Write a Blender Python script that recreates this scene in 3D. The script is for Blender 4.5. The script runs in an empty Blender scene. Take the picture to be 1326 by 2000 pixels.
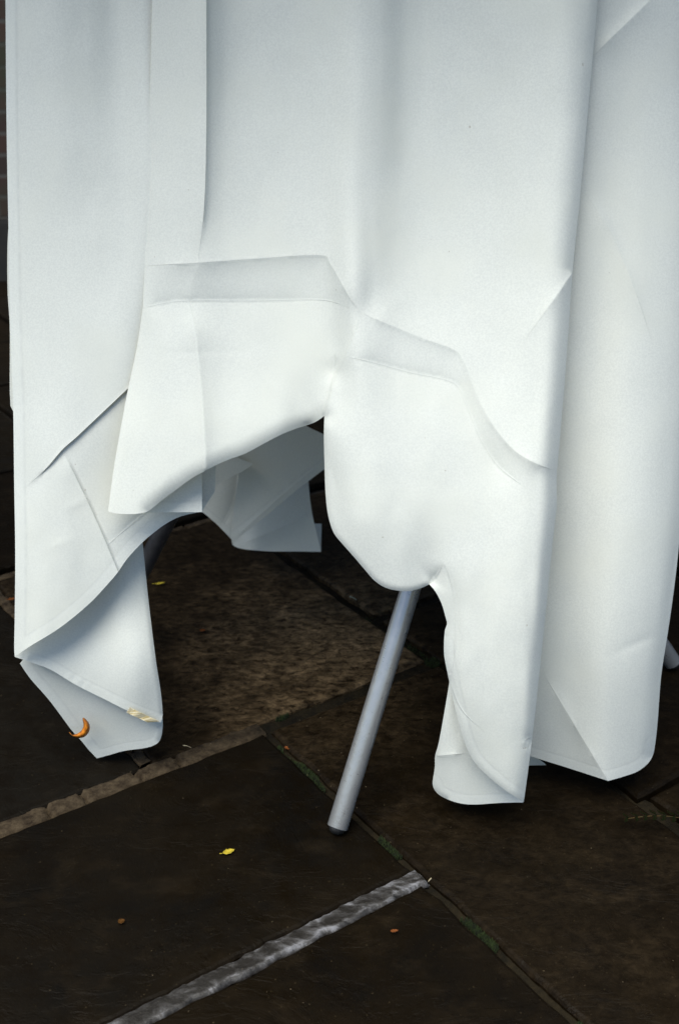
import bpy, bmesh, math, random
import numpy as np
from mathutils import Vector, noise
from mathutils.geometry import delaunay_2d_cdt
random.seed(7)
R = math.radians
scene = bpy.context.scene

# ---------------------------------------------------------------- camera
F, PITCH, CAMH = 2276.0, R(24.8), 1.05          # focal length in photo pixels, downward pitch, eye height
cam_d = bpy.data.cameras.new('camera'); cam = bpy.data.objects.new('camera', cam_d)
scene.collection.objects.link(cam); scene.camera = cam
cam.location = (0, 0, CAMH); cam.rotation_euler = (R(90) - PITCH, 0, 0)
cam_d.sensor_fit = 'VERTICAL'; cam_d.sensor_height = 36; cam_d.lens = 36 * F / 2000
cam_d.clip_start = .02; cam_d.clip_end = 400
cam_d.dof.use_dof = True; cam_d.dof.focus_distance = 1.54; cam_d.dof.aperture_fstop = 5.6
scene.render.resolution_x, scene.render.resolution_y = 678, 1024

# ---------------------------------------------------------------- light
SHADE_E = 1.05                                    # y of the added shade cover's front edge
SUN_EL, SUN_AZ = R(68), R(222)                  # soft overcast sun, high, behind the camera and to the left
w = bpy.data.worlds.new('World'); scene.world = w; w.use_nodes = True
nt = w.node_tree; bg = nt.nodes['Background']
sky = nt.nodes.new('ShaderNodeTexSky'); sky.sky_type = 'NISHITA'; sky.sun_disc = False
sky.sun_elevation = SUN_EL; sky.sun_rotation = SUN_AZ; sky.air_density = 1.0; sky.dust_density = .8; sky.ozone_density = 2.0
nt.links.new(sky.outputs[0], bg.inputs[0]); bg.inputs[1].default_value = .085
sd = bpy.data.lights.new('sun', 'SUN'); sd.energy = 3.6; sd.angle = R(55); sd.color = (1, .965, .86)
sun = bpy.data.objects.new('sun', sd); scene.collection.objects.link(sun)
dirv = Vector((math.sin(SUN_AZ) * math.cos(SUN_EL), math.cos(SUN_AZ) * math.cos(SUN_EL), math.sin(SUN_EL)))
sun.rotation_euler = dirv.to_track_quat('Z', 'Y').to_euler(); sun.location = dirv * 8
vs = scene.view_settings; vs.view_transform = 'Standard'; vs.look = 'None'; vs.gamma = 1
vs.use_curve_mapping = False; vs.exposure = 1.08

# ---------------------------------------------------------------- helpers
C = scene.collection
cp, sp = math.cos(PITCH), math.sin(PITCH)
def ray(px, py):
    x = (px - 663) / F; y = (py - 1000) / F
    return x, cp - y * sp, -sp - y * cp
def P(px, py, Y):
    """point on the sight line of a photo pixel at the distance Y in front of the camera"""
    x, y, z = ray(px, py); t = Y / y
    return Vector((x * t, Y, CAMH + z * t))
def G(px, py, z=0.0):
    x, y, zz = ray(px, py); t = (z - CAMH) / zz
    return Vector((x * t, y * t, z))

def mesh_obj(name, verts, faces, mat, parent=None, smooth=False):
    me = bpy.data.meshes.new(name); me.from_pydata([tuple(v) for v in verts], [], faces); me.update()
    if smooth:
        for p in me.polygons: p.use_smooth = True
    o = bpy.data.objects.new(name, me); C.objects.link(o)
    if mat: me.materials.append(mat)
    if parent: o.parent = parent
    return o
def tag(o, label=None, cat=None, group=None, kind=None):
    for k, v in (('label', label), ('category', cat), ('group', group), ('kind', kind)):
        if v: o[k] = v
    return o
def empty(name, loc):
    o = bpy.data.objects.new(name, None); C.objects.link(o); o.location = loc; o.empty_display_size = .1
    return o
def local(o):      # keep world placement of a child built in world space
    o.matrix_parent_inverse = o.parent.matrix_world.inverted() if False else \
        __import__('mathutils').Matrix.Translation(-o.parent.location)
    return o

class Mat:
    def __init__(s, name, color=(.5, .5, .5), rough=.6, metal=0.0, spec=.5):
        s.m = bpy.data.materials.new(name); s.m.use_nodes = True; s.nt = s.m.node_tree
        s.b = s.nt.nodes['Principled BSDF']
        s.b.inputs['Base Color'].default_value = (*color, 1); s.b.inputs['Roughness'].default_value = rough
        s.b.inputs['Metallic'].default_value = metal; s.b.inputs['Specular IOR Level'].default_value = spec
        s.tc = s.nt.nodes.new('ShaderNodeTexCoord')
    def n(s, t, **kw):
        nd = s.nt.nodes.new(t)
        for k, v in kw.items():
            if k.startswith('_'): setattr(nd, k[1:], v)
            else: nd.inputs[k].default_value = v
        return nd
    def l(s, a, b): s.nt.links.new(a, b)
    def noise(s, scale, detail=4, rough=.6, vec=None, dist=0.0):
        nd = s.n('ShaderNodeTexNoise', Scale=scale, Detail=detail, Roughness=rough, Distortion=dist)
        s.l(vec or s.tc.outputs['Object'], nd.inputs['Vector']); return nd.outputs['Fac']
    def scaled(s, v, rot=(0, 0, 0)):
        mp = s.n('ShaderNodeMapping'); mp.inputs['Scale'].default_value = v; mp.inputs['Rotation'].default_value = rot
        s.l(s.tc.outputs['Object'], mp.inputs['Vector']); return mp.outputs[0]
    def ramp(s, fac, stops):
        r = s.n('ShaderNodeValToRGB'); e = r.color_ramp.elements
        while len(e) < len(stops): e.new(.5)
        for i, (p, c) in enumerate(stops):
            e[i].position = p; e[i].color = (*c, 1) if isinstance(c, tuple) else (c, c, c, 1)
        s.l(fac, r.inputs[0]); return r.outputs[0]
    def mix(s, a, b, fac, mode='MIX'):
        m = s.n('ShaderNodeMix', _data_type='RGBA', _blend_type=mode)
        for v, i in ((a, 6), (b, 7)):
            if isinstance(v, tuple): m.inputs[i].default_value = (*v, 1)
            else: s.l(v, m.inputs[i])
        if isinstance(fac, float): m.inputs[0].default_value = fac
        else: s.l(fac, m.inputs[0])
        return m.outputs[2]
    def math(s, op, a, b=0.0):
        m = s.n('ShaderNodeMath', _operation=op)
        for v, i in ((a, 0), (b, 1)):
            if isinstance(v, (int, float)): m.inputs[i].default_value = v
            else: s.l(v, m.inputs[i])
        return m.outputs[0]
    def bump(s, h, dist=.002, strength=1.0, prev=None):
        b = s.n('ShaderNodeBump', Distance=dist, Strength=strength); s.l(h, b.inputs['Height'])
        if prev: s.l(prev, b.inputs['Normal'])
        s.l(b.outputs[0], s.b.inputs['Normal']); return b.outputs[0]
    def col(s, c): s.l(c, s.b.inputs['Base Color'])

# ---------------------------------------------------------------- materials
def cloth_mat(name, tint=(.782, .812, .782), trans=.34):
    m = Mat(name, tint, .85, spec=.25)
    g = m.noise(430, 2, .7)
    v1 = m.noise(1.0, 2, .5, m.scaled((900, 900, 60)))
    v2 = m.noise(1.0, 2, .5, m.scaled((60, 60, 900)))
    thread = m.math('ADD', v1, v2)
    soft = m.noise(9, 3, .5)
    c1 = m.mix(tuple(c * .91 for c in tint), tint, m.ramp(g, [(.36, 0.0), (.64, 1.0)]))
    c2 = m.mix(c1, tuple(c * d for c, d in zip(tint, (.97, .965, .94))), m.ramp(soft, [(.45, 0.0), (.75, .8)]))
    sp_ = m.noise(120, 1, .3)
    c3 = m.mix(c2, (.38, .33, .26), m.ramp(sp_, [(.83, 0.0), (.85, .5)]))
    ha = m.n('ShaderNodeAttribute', _attribute_name='hem_distance').outputs['Fac']
    stitch = m.ramp(ha, [(.155, 0.0), (.185, 1.0), (.205, 1.0), (.235, 0.0)])      # seam about 12 mm in from the edge
    pk = m.noise(110, 2, .5)
    c3 = m.mix(c3, tuple(c * .87 for c in tint), m.math('MULTIPLY', stitch, m.ramp(pk, [(.35, .25), (.7, 1.0)])))
    inhem = m.ramp(ha, [(.185, 1.0), (.20, 0.0)])
    c3 = m.mix(c3, (.80, .84, .82), m.math('MULTIPLY', inhem, .05))
    m.col(c3)
    n0 = m.bump(m.math('SUBTRACT', m.math('MULTIPLY', inhem, m.ramp(pk, [(.3, .6), (.7, 1.0)])), m.math('MULTIPLY', stitch, .8)), .0005, .20)
    fa = m.n('ShaderNodeAttribute', _attribute_name='fold_distance').outputs['Fac']
    n0 = m.bump(m.ramp(fa, [(0.0, 1.0), (.018, .45), (.05, 0.0)]), .0009, .55, n0)      # the pressed edge of an ironed crease
    n1 = m.bump(thread, .0004, .16, n0)
    wr = m.noise(1.0, 3, .5, m.scaled((34, 34, 22), (.3, .2, .5)))
    n2 = m.bump(wr, .003, .05, n1)
    fw = m.noise(1.0, 2, .5, m.scaled((210, 30, 9), (0, 0, .2))); n3 = m.bump(fw, .0010, .10, n2)
    m.bump(m.noise(1.0, 3, .5, m.scaled((30, 30, 120), (.1, .2, 0))), .0010, .08, n3)
    out = m.nt.nodes['Material Output']
    mx = m.n('ShaderNodeMixShader'); MXF = mx.inputs[0]
    tr = m.n('ShaderNodeBsdfTranslucent'); m.l(m.mix(c3, (1.0, .90, .72), 1.0, 'MULTIPLY'), tr.inputs['Color']); m.l(m.math('SUBTRACT', trans, m.math('MULTIPLY', inhem, trans * .06)), MXF)
    m.l(m.b.outputs[0], mx.inputs[1]); m.l(tr.outputs[0], mx.inputs[2]); m.l(mx.outputs[0], out.inputs['Surface'])
    return m.m
M_CLOTH = cloth_mat('white_cotton')
def tag_mat():
    m = Mat('woven_beige_tag', (.62, .50, .27), .8)
    st = m.noise(1.0, 2, .5, m.scaled((60, 60, 900), (0, 0.45, 0)))
    m.col(m.mix((.74, .66, .46), (.50, .38, .16), m.ramp(st, [(.42, 0.0), (.58, 1.0)]))); return m.m
M_TAG = tag_mat()

def stone_mat():
    m = Mat('wet_slate', (.03, .022, .014), .5, spec=.06)
    att = m.n('ShaderNodeAttribute', _attribute_name='slab'); tone = m.n('ShaderNodeSeparateColor'); m.l(att.outputs['Color'], tone.inputs[0])
    big = m.noise(4.2, 6, .7, dist=.3); mid = m.noise(26, 6, .7); fine = m.noise(240, 4, .7)
    streak = m.noise(1.0, 5, .65, m.scaled((12, 19, 12), (0, 0, -R(34.5))), dist=.2)
    base = m.mix((.0009, .0005, .0001), (.0060, .0035, .0009), m.ramp(big, [(.36, 0.0), (.68, 1.0)]))
    base = m.mix(base, (.014, .0092, .0042), m.ramp(streak, [(.52, 0.0), (.76, .7)]))
    # drier, paler slab under the table, plus light painted into its colour
    dry_lit_col = m.mix((.018, .011, .005), (.32, .22, .12), m.ramp(m.noise(1.0, 5, .8, m.scaled((55, 95, 55), (0, 0, -.2)), dist=.5), [(.38, 0.0), (.70, 1.0)]))
    dry_lit = m.math('MULTIPLY', tone.outputs[0], m.ramp(m.noise(5.5, 4, .6), [(.33, .0), (.60, 1.0)]))
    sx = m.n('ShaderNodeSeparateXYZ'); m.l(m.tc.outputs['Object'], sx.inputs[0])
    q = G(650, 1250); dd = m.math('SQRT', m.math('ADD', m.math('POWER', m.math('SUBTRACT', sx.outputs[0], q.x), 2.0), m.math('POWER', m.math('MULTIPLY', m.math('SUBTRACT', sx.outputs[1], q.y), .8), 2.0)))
    light_pool = m.ramp(m.math('ADD', dd, m.math('MULTIPLY', m.noise(14, 4, .6), .12)), [(.12, 1.0), (.36, 0.12)])  # pool of light painted on the slab, fading outwards
    dry_lit = m.math('MULTIPLY', tone.outputs[0], m.math('MULTIPLY', light_pool, m.ramp(m.noise(9, 4, .6), [(.30, .45), (.60, 1.0)])))
    base = m.mix(base, dry_lit_col, dry_lit)
    gl = m.mix(base, (.0070, .0062, .0046), m.math('MULTIPLY', tone.outputs[1], .7))
    gl = m.mix(gl, (.004, .0025, .001), m.math('MULTIPLY', m.ramp(mid, [(.40, .9), (.60, 0.0)]), .6))
    spk = m.noise(330, 1, .3)
    gl = m.mix(gl, (.06, .045, .025), m.ramp(spk, [(.76, 0.0), (.82, .6)]))
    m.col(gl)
    m.l(m.ramp(mid, [(.3, .36), (.72, .8)]), m.b.inputs['Roughness'])
    cle = m.noise(1.0, 7, .62, m.scaled((5, 8, 5), (0, 0, -R(34.5))), dist=.7)
    cleave = m.ramp(cle, [(.40, 0.0), (.43, .30), (.50, .34), (.53, .62), (.60, .66), (.63, 1.0)])
    n1 = m.bump(cleave, .004, .5)
    n2 = m.bump(mid, .005, .28, n1)
    m.bump(fine, .0010, .40, n2)
    return m.m
M_STONE = stone_mat()
def mortar_mat(name, a, b, rough=.9, sc=60):
    m = Mat(name, a, rough, spec=.15)
    c = m.mix(a, b, m.ramp(m.noise(sc, 6, .7), [(.35, 0.0), (.65, 1.0)]))
    c = m.mix(c, tuple(x * .12 for x in a), m.ramp(m.noise(9, 4, .6), [(.54, 0.0), (.70, .75)]))
    m.col(c); n1 = m.bump(m.noise(130, 5, .75), .003, .8); m.bump(m.noise(25, 3, .6), .006, .5, n1); return m.m
M_MORTAR = mortar_mat('pale_mortar', (.013, .008, .004), (.060, .044, .026))
M_DARKJ = mortar_mat('dark_joint', (.004, .003, .001), (.014, .010, .004))
def smear_mat():
    m = Mat('grey_mortar_smear', (.2, .2, .2), .55, spec=.4)
    ac = m.n('ShaderNodeAttribute', _attribute_name='across').outputs['Fac']; al = m.n('ShaderNodeAttribute', _attribute_name='along').outputs['Fac']
    nz = m.noise(1.0, 8, .72, m.scaled((22, 44, 20), (0, 0, -R(34.5))), dist=1.0)
    e = m.ramp(ac, [(0.02, .0), (.07, 1.0), (.20, .45), (.40, .0), (.66, .10), (.82, .75), (.93, .35), (.99, 0.0)])
    f = m.math('ADD', m.math('ADD', m.math('SUBTRACT', m.math('MULTIPLY', nz, 1.7), .38), m.math('MULTIPLY', e, .30)), m.math('MULTIPLY', m.ramp(al, [(.80, 0.0), (.99, 1.0)]), .16))
    c = m.mix((.005, .0035, .002), (.034, .032, .031), m.ramp(f, [(.50, 0.0), (.70, 1.0)]))
    c = m.mix(c, (.145, .145, .155), m.ramp(f, [(.70, 0.0), (.92, 1.0)]))
    m.col(c); n1 = m.bump(f, .0008, .3); m.bump(m.noise(120, 5, .7), .002, .7, n1); return m.m
M_SMEAR = smear_mat()
def flat_noise(name, a, b, sc, rough=.7, bd=.002):
    m = Mat(name, a, rough); nz = m.noise(sc, 4, .65)
    m.col(m.mix(a, b, m.ramp(nz, [(.38, 0.0), (.62, 1.0)]))); m.bump(nz, bd, .6); return m.m
M_SOIL = flat_noise('dark_soil', (.004, .003, .0015), (.012, .009, .005), 40)
M_MOSS = flat_noise('moss', (.005, .010, .0006), (.022, .040, .003), 160, .9)
def tube_mat():
    m = Mat('satin_grey_paint', (.36, .36, .40), .26, metal=.6, spec=.6)
    c = m.mix((.33, .335, .335), (.36, .365, .365), m.ramp(m.noise(30, 4, .6), [(.4, 0.0), (.6, 1.0)]))
    c = m.mix(c, (.16, .15, .14), m.ramp(m.noise(180, 3, .6), [(.66, 0.0), (.72, .7)]))
    m.col(c); m.l(m.ramp(m.noise(60, 3, .6), [(.3, .26), (.7, .34)]), m.b.inputs['Roughness'])
    m.bump(m.noise(200, 3, .6), .0006, .3); return m.m
M_TUBE = tube_mat()
M_SHADETUBE = flat_noise('shaded_tube', (.030, .029, .032), (.05, .048, .05), 60, .4, .0004)  # leg tube colour darkened to stand for the shade under the cloth
M_RUBBER = flat_noise('black_rubber', (.012, .012, .013), (.022, .022, .022), 90, .5, .0005)
M_WOOD = flat_noise('tabletop_board', (.16, .13, .10), (.24, .20, .16), 20)
def leaf_mat(name, a, b, rough=.5):
    m = Mat(name, a, rough, spec=.25 if a[1] > .1 else .06); nz = m.noise(160, 3, .6)
    m.col(m.mix(a, b, m.ramp(nz, [(.42, 0.0), (.60, 1.0)]))); m.bump(nz, .0008, .5); return m.m
M_LY = leaf_mat('yellow_leaf', (.40, .31, .025), (.27, .21, .02))
M_LO = leaf_mat('orange_leaf', (.50, .17, .012), (.28, .08, .008))
M_LR = leaf_mat('rust_leaf', (.13, .042, .012), (.07, .024, .008))
M_LB = leaf_mat('brown_leaf', (.060, .026, .006), (.035, .016, .004))
M_LG = leaf_mat('dark_green_leaf', (.003, .006, .001), (.008, .005, .0015))
M_STRAW = leaf_mat('straw', (.42, .36, .24), (.30, .24, .15))

# ---------------------------------------------------------------- ground: soil sheet, slabs, joints
A = R(34.5)
EU = Vector((math.cos(A), math.sin(A), 0)); EV = Vector((math.sin(A), -math.cos(A), 0))
def UV(u, v, z=0.0): q = EU * u + EV * v; return Vector((q.x, q.y, z))
gs = mesh_obj('ground', [(-60, -30, -.022), (60, -30, -.022), (60, 120, -.022), (-60, 120, -.022)], [(0, 1, 2, 3)], M_SOIL)
tag(gs, kind='structure')

# (u0,u1,v0,v1, dry_lit, grey)
slabs = [
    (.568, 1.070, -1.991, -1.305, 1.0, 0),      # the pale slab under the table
    (.02, .549, -1.991, -1.307, 0, .9),         # left
    (.180, .738, -1.277, -.912, 0, .25),        # between pale joint and grey smear
    (-.42, .165, -1.277, -.917, 0, .2),
    (.180, .738, -.886, -.45, 0, 0), (-.4, .165, -.878, -.45, 0, 0),
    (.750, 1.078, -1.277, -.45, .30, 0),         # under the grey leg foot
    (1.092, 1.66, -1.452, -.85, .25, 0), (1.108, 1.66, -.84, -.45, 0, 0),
    (1.090, 1.62, -1.991, -1.476, .9, .3),  # paler value here and on the slabs above lifts the table's shade
    (-.6, .005, -1.991, -1.307, 0, .5),
]
v = -2.02
row = 0
while v > -4.6:
    h = (.48, .62, .40, .55)[row % 4]; u = -1.2 + .17 * (row % 3)
    while u < 3.2:
        wd = random.choice((.45, .62, .75)); slabs.append((u + .008, u + wd - .008, v - h + .008, v - .012, 0, random.random() * .8)); u += wd
    v -= h; row += 1
v = -1.99
for h in (.5, .55, .6, .5):
    u = 1.68
    while u < 3.3:
        wd = random.choice((.45, .62)); slabs.append((u + .008, u + wd - .008, v + .008, v + h - .008, 0, .2)); u += wd
    v += h
v = -1.99
for h in (.5, .55, .6, .5):
    u = -.45 if v > -1.2 else -.62
    while u > -2.2:
        wd = random.choice((.45, .62)); slabs.append((u - wd + .008, u - .008, v + .008, v + h - .008, 0, .2)); u -= wd
    v += h
v = -.43
while v < 1.2:
    u = -1.4
    while u < 2.4:
        wd = random.choice((.45, .62)); slabs.append((u + .008, u + wd - .008, v + .008, v + .5, 0, .2)); u += wd
    v += .52
verts, faces, cols = [], [], []
for si, (u0, u1, v0, v1, dry_lit, grey) in enumerate(slabs):
    near = (abs((u0 + u1) / 2 - .8) < 1.1 and -2.4 < (v0 + v1) / 2 < -.4)
    step = .012 if near else .05
    ring = []
    def side(a, b):
        n = max(2, int((Vector(b) - Vector(a)).length / step))
        for i in range(n): t = i / n; ring.append((a[0] + (b[0] - a[0]) * t, a[1] + (b[1] - a[1]) * t))
    side((u0, v0), (u1, v0)); side((u1, v0), (u1, v1)); side((u1, v1), (u0, v1)); side((u0, v1), (u0, v0))
    cu, cv = (u0 + u1) / 2, (v0 + v1) / 2
    h0 = random.uniform(-.002, .002); tilt = (random.uniform(-.006, .006), random.uniform(-.006, .006))
    def zz(u, v): return h0 + tilt[0] * (u - cu) + tilt[1] * (v - cv)
    rings = []
    for inset, dz in ((.0, -.02), (.0, -.0045), (.0025, -.0015), (.006, 0.0)):
        idx = []
        for (u, v) in ring:
            nx = noise.noise((u * 22, v * 22, si)) * .0040 + noise.noise((u * 90, v * 90, si)) * .0018
            ny = noise.noise((u * 22, v * 22, si + 50)) * .0040 + noise.noise((u * 90, v * 90, si + 9)) * .0018
            su = 1 if u > cu else -1; sv = 1 if v > cv else -1
            uu = u + nx; vv = v + ny
            if abs(u - u0) < 1e-5 or abs(u - u1) < 1e-5: uu -= su * inset
            if abs(v - v0) < 1e-5 or abs(v - v1) < 1e-5: vv -= sv * inset
            chip = max(0, noise.noise((u * 12, v * 12, si + 77)) - .25) * .012 if inset < .004 else 0
            idx.append(len(verts)); verts.append(UV(uu, vv, zz(u, v) + dz - (chip if dz < -.001 else 0)))
            cols.append((dry_lit, grey, 0, 1))
        rings.append(idx)
    n = len(ring)
    for a, b in zip(rings, rings[1:]):
        for i in range(n): faces.append((a[i], b[i], b[(i + 1) % n], a[(i + 1) % n]))
    faces.append(tuple(reversed(rings[-1])))
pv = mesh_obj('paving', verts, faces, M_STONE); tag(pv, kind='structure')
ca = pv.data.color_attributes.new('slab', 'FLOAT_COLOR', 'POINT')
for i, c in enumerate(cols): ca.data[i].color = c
bm = bmesh.new(); bm.from_mesh(pv.data); bmesh.ops.recalc_face_normals(bm, faces=bm.faces); bm.to_mesh(pv.data); bm.free()

def strip(name, u0, u1, v0, v1, z, mat, amp=.0035, rough=1.0, lift=.0, breaks=(), seed=0, kind='structure', ends=False):
    """a long thin lumpy bed of mortar lying in a joint; runs along the longer side"""
    along_u = (u1 - u0) > (v1 - v0); L = max(u1 - u0, v1 - v0); n = int(L / .004); m = 8
    vs_, fs = [], []
    for i in range(n + 1):
        t = i / n
        for j in range(m + 1):
            s = j / m
            e = noise.noise((t * L * 45, 5 + seed, (0 if s < .5 else 9))) * amp + noise.noise((t * L * 160, 5 + seed, (0 if s < .5 else 9))) * amp * .4
            if along_u: u = u0 + L * t; vv = v0 + (v1 - v0) * s + e
            else: vv = v0 + L * t; u = u0 + (u1 - u0) * s + e
            zz_ = z + lift * (1 - (2 * s - 1) ** 4) + noise.noise((u * 40, vv * 40, seed)) * .0018 * rough + noise.noise((u * 150, vv * 150, seed)) * .0008
            if j in (0, m): zz_ -= .006
            for bk in breaks:
                d = abs((u if along_u else vv) - bk - noise.noise((s * 3, bk * 7, 2)) * .008)
                if d < .0035: zz_ -= .007
            if ends and (t < .004 or t > .996): zz_ -= .01
            vs_.append(UV(u, vv, zz_))
    for i in range(n):
        for j in range(m):
            a = i * (m + 1) + j; fs.append((a, a + 1, a + m + 2, a + m + 1))
    o = mesh_obj(name, vs_, fs, mat, smooth=True); tag(o, kind=kind)
    for nm, fn in (('across', lambda k: (k % (m + 1)) / m), ('along', lambda k: (k // (m + 1)) / n)):
        o.data.attributes.new(nm, 'FLOAT', 'POINT').data.foreach_set('value', [fn(k) for k in range(len(vs_))])
    return o
strip('mortar_joint', -.4, .742, -1.309, -1.275, -.0010, M_MORTAR, breaks=(.40, .452, .535, .60), seed=1)
strip('mortar_joint', .60, 1.09, -2.007, -1.990, -.001, M_MORTAR, breaks=(.98,), seed=2)
strip("mortar_joint", .547, .570, -1.99, -1.316, -.004, M_MORTAR, breaks=(-1.36,), seed=3)
strip('mortar_joint', -.9, .60, -2.007, -1.990, -.002, M_MORTAR, breaks=(.1, .3), seed=8)
strip('mortar_smear', -.4, .751, -.914, -.884, -.0004, M_SMEAR, rough=.3, amp=.0045, lift=.0006, seed=4, ends=True)
strip('joint_soil', .73, .757, -1.275, -.2, -.010, M_DARKJ, seed=5)
strip('joint_soil', .742, 1.10, -1.313, -1.270, -.009, M_DARKJ, seed=6)
strip('joint_soil', 1.066, 1.112, -2.0, -.3, -.011, M_DARKJ, seed=7)
strip('joint_soil', 1.09, 1.7, -1.478, -1.450, -.010, M_DARKJ, seed=9)

# moss tufts in the joints
def moss(name, runs, seed):
    rnd = random.Random(seed); vs_, fs = [], []
    for (ua, ub, va, vb, n, ht) in runs:
        for _ in range(n * 2):
            u = rnd.uniform(ua, ub); vv = rnd.uniform(va, vb)
            if noise.noise((u * 16, vv * 16, seed)) < .10: continue
            c = UV(u, vv, -.009); k = rnd.randint(3, 5)
            for _k in range(k):
                a = rnd.uniform(0, 6.28); s = rnd.uniform(.0006, .0016); hh = ht * rnd.uniform(.5, 1.1)
                dx, dy = math.cos(a) * s, math.sin(a) * s
                i = len(vs_); vs_ += [c + Vector((-dy * .4, dx * .4, 0)), c + Vector((dy * .4, -dx * .4, 0)), c + Vector((dx * 1.2, dy * 1.2, hh))]
                fs.append((i, i + 1, i + 2))
    o = mesh_obj(name, vs_, fs, M_MOSS)
    tag(o, 'green moss growing in the joints between the dark slabs', 'moss', kind='stuff'); return o
moss('moss', [(.739, .749, -1.27, -.60, 2600, .008), (.76, 1.03, -1.303, -1.279, 5200, .010), (1.04, 1.09, -1.305, -1.27, 350, .010),
              (1.080, 1.096, -.93, -.55, 1200, .007), (1.07, 1.086, -1.48, -1.30, 120, .007), (1.04, 1.075, -1.56, -1.53, 60, .006)], 3)

# ---------------------------------------------------------------- brick wall far behind
def brick_mat():
    m = Mat('old_dark_brick', (.1, .05, .03), .85)
    mp = m.scaled((1, 1, 1), (R(90), 0, 0))
    br = m.n('ShaderNodeTexBrick', Scale=1.0); br.inputs['Brick Width'].default_value = .23; br.inputs['Row Height'].default_value = .075
    br.inputs['Mortar Size'].default_value = .007; br.inputs['Color1'].default_value = (.030, .011, .006, 1)
    br.inputs['Color2'].default_value = (.014, .007, .005, 1); br.inputs['Mortar'].default_value = (.040, .037, .034, 1)
    m.l(mp, br.inputs['Vector'])
    c = m.mix(br.outputs['Color'], (.012, .018, .006), m.ramp(m.noise(3.0, 5, .6), [(.45, 0.0), (.62, .9)]))
    m.col(c); m.bump(m.math('SUBTRACT', 1.0, br.outputs['Fac']), .006, .8); return m.m
M_BRICK = brick_mat()
def box(x0, x1, y0, y1, z0, z1, name, mat, parent=None, bev=.006):
    bm = bmesh.new(); bmesh.ops.create_cube(bm, size=1)
    for vv in bm.verts:
        vv.co = Vector((x0 if vv.co.x < 0 else x1, y0 if vv.co.y < 0 else y1, z0 if vv.co.z < 0 else z1))
    if bev: bmesh.ops.bevel(bm, geom=bm.edges[:], offset=bev, segments=2, affect='EDGES')
    me = bpy.data.meshes.new(name); bm.to_mesh(me); bm.free(); me.materials.append(mat)
    o = bpy.data.objects.new(name, me); C.objects.link(o)
    if parent: o.parent = parent; local(o)
    return o
wl = empty('brick_wall', (-1.5, 4.4, 0)); tag(wl, 'old dark red brick wall seen past the left edge of the white cloth', 'wall')
box(-7, 7, 4.4, 4.63, .23, 2.6, 'wall_face', M_BRICK, wl, 0)
box(-7, 7, 4.34, 4.64, -.02, .228, 'plinth', flat_noise('black_plinth', (.002, .002, .0015), (.006, .005, .003), 12), wl, .01)
box(-7, 7, 4.36, 4.66, 2.602, 2.68, 'coping', M_SOIL, wl, .01)

# ---------------------------------------------------------------- added cover, unseen above the picture, placed to shade the cloth's top
cn = empty('added_canopy', (0, 2.6, 0)); tag(cn, 'dark cover added unseen above the picture whose front edge shades the top of the white cloth', 'added_canopy')
M_SHADE_COVER = flat_noise('shade_cover_dark', (.03, .035, .04), (.045, .05, .055), 30, .9)
box(-1.9, 1.9, SHADE_E, 2.55, 2.20, 2.215, 'shade_sheet', M_SHADE_COVER, cn, .003)
box(-1.9, 1.9, SHADE_E - .012, SHADE_E - .002, 2.08, 2.216, 'shade_front', M_SHADE_COVER, cn, .002)
for sx_ in (-1, 1): box(sx_ * 1.85 - .02, sx_ * 1.85 + .02, 2.48, 2.52, -.02, 2.198, 'shade_pole', M_SHADE_COVER, cn, .004)

# ---------------------------------------------------------------- folding table
def tube(name, a, b, r, mat, parent, seg=40, wall=True, bend=None):
    a, b = Vector(a), Vector(b); d = (b - a).normalized(); n1 = d.orthogonal().normalized(); n2 = d.cross(n1)
    vs_, fs = [], []
    prof = [(0, r * .86), (0, r * .97), (.0008, r), (None, r), (None, r * .9)]
    L = (b - a).length; prof = [(0, r * .84), (0, r * .965), (.0009, r), (L * .5, r), (L, r), (L, r * .2)]
    for (t, rr) in prof:
        for k in range(seg):
            an = 2 * math.pi * k / seg; vs_.append(a + d * t + (n1 * math.cos(an) + n2 * math.sin(an)) * rr)
    for q in range(len(prof) - 1):
        for k in range(seg):
            k2 = (k + 1) % seg; fs.append((q * seg + k, q * seg + k2, (q + 1) * seg + k2, (q + 1) * seg + k))
    fs.append(tuple(range(seg)))
    o = mesh_obj(name, vs_, fs, mat, parent, smooth=True); local(o)
    o.data.polygons[len(fs) - 1].use_smooth = False
    return o
TC = Vector((.05, 1.905, 0)); TOPZ = 1.08
tb = empty('folding_table', TC); tag(tb, 'tall round folding table with splayed grey tubular legs hidden under the white cloth', 'table')
RT = .0140
feet = [((-.003, 1.243), P(800, 1155, 1.405)), ((-.40, 1.70), P(307, 1058, 1.70)), ((.553, 1.652), None), ((.22, 2.20), None)]
tops = {1: Vector((.28, 1.70, TOPZ)), 2: Vector((-.2, 1.80, TOPZ)), 3: Vector((-.12, 1.80, TOPZ))}
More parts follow.
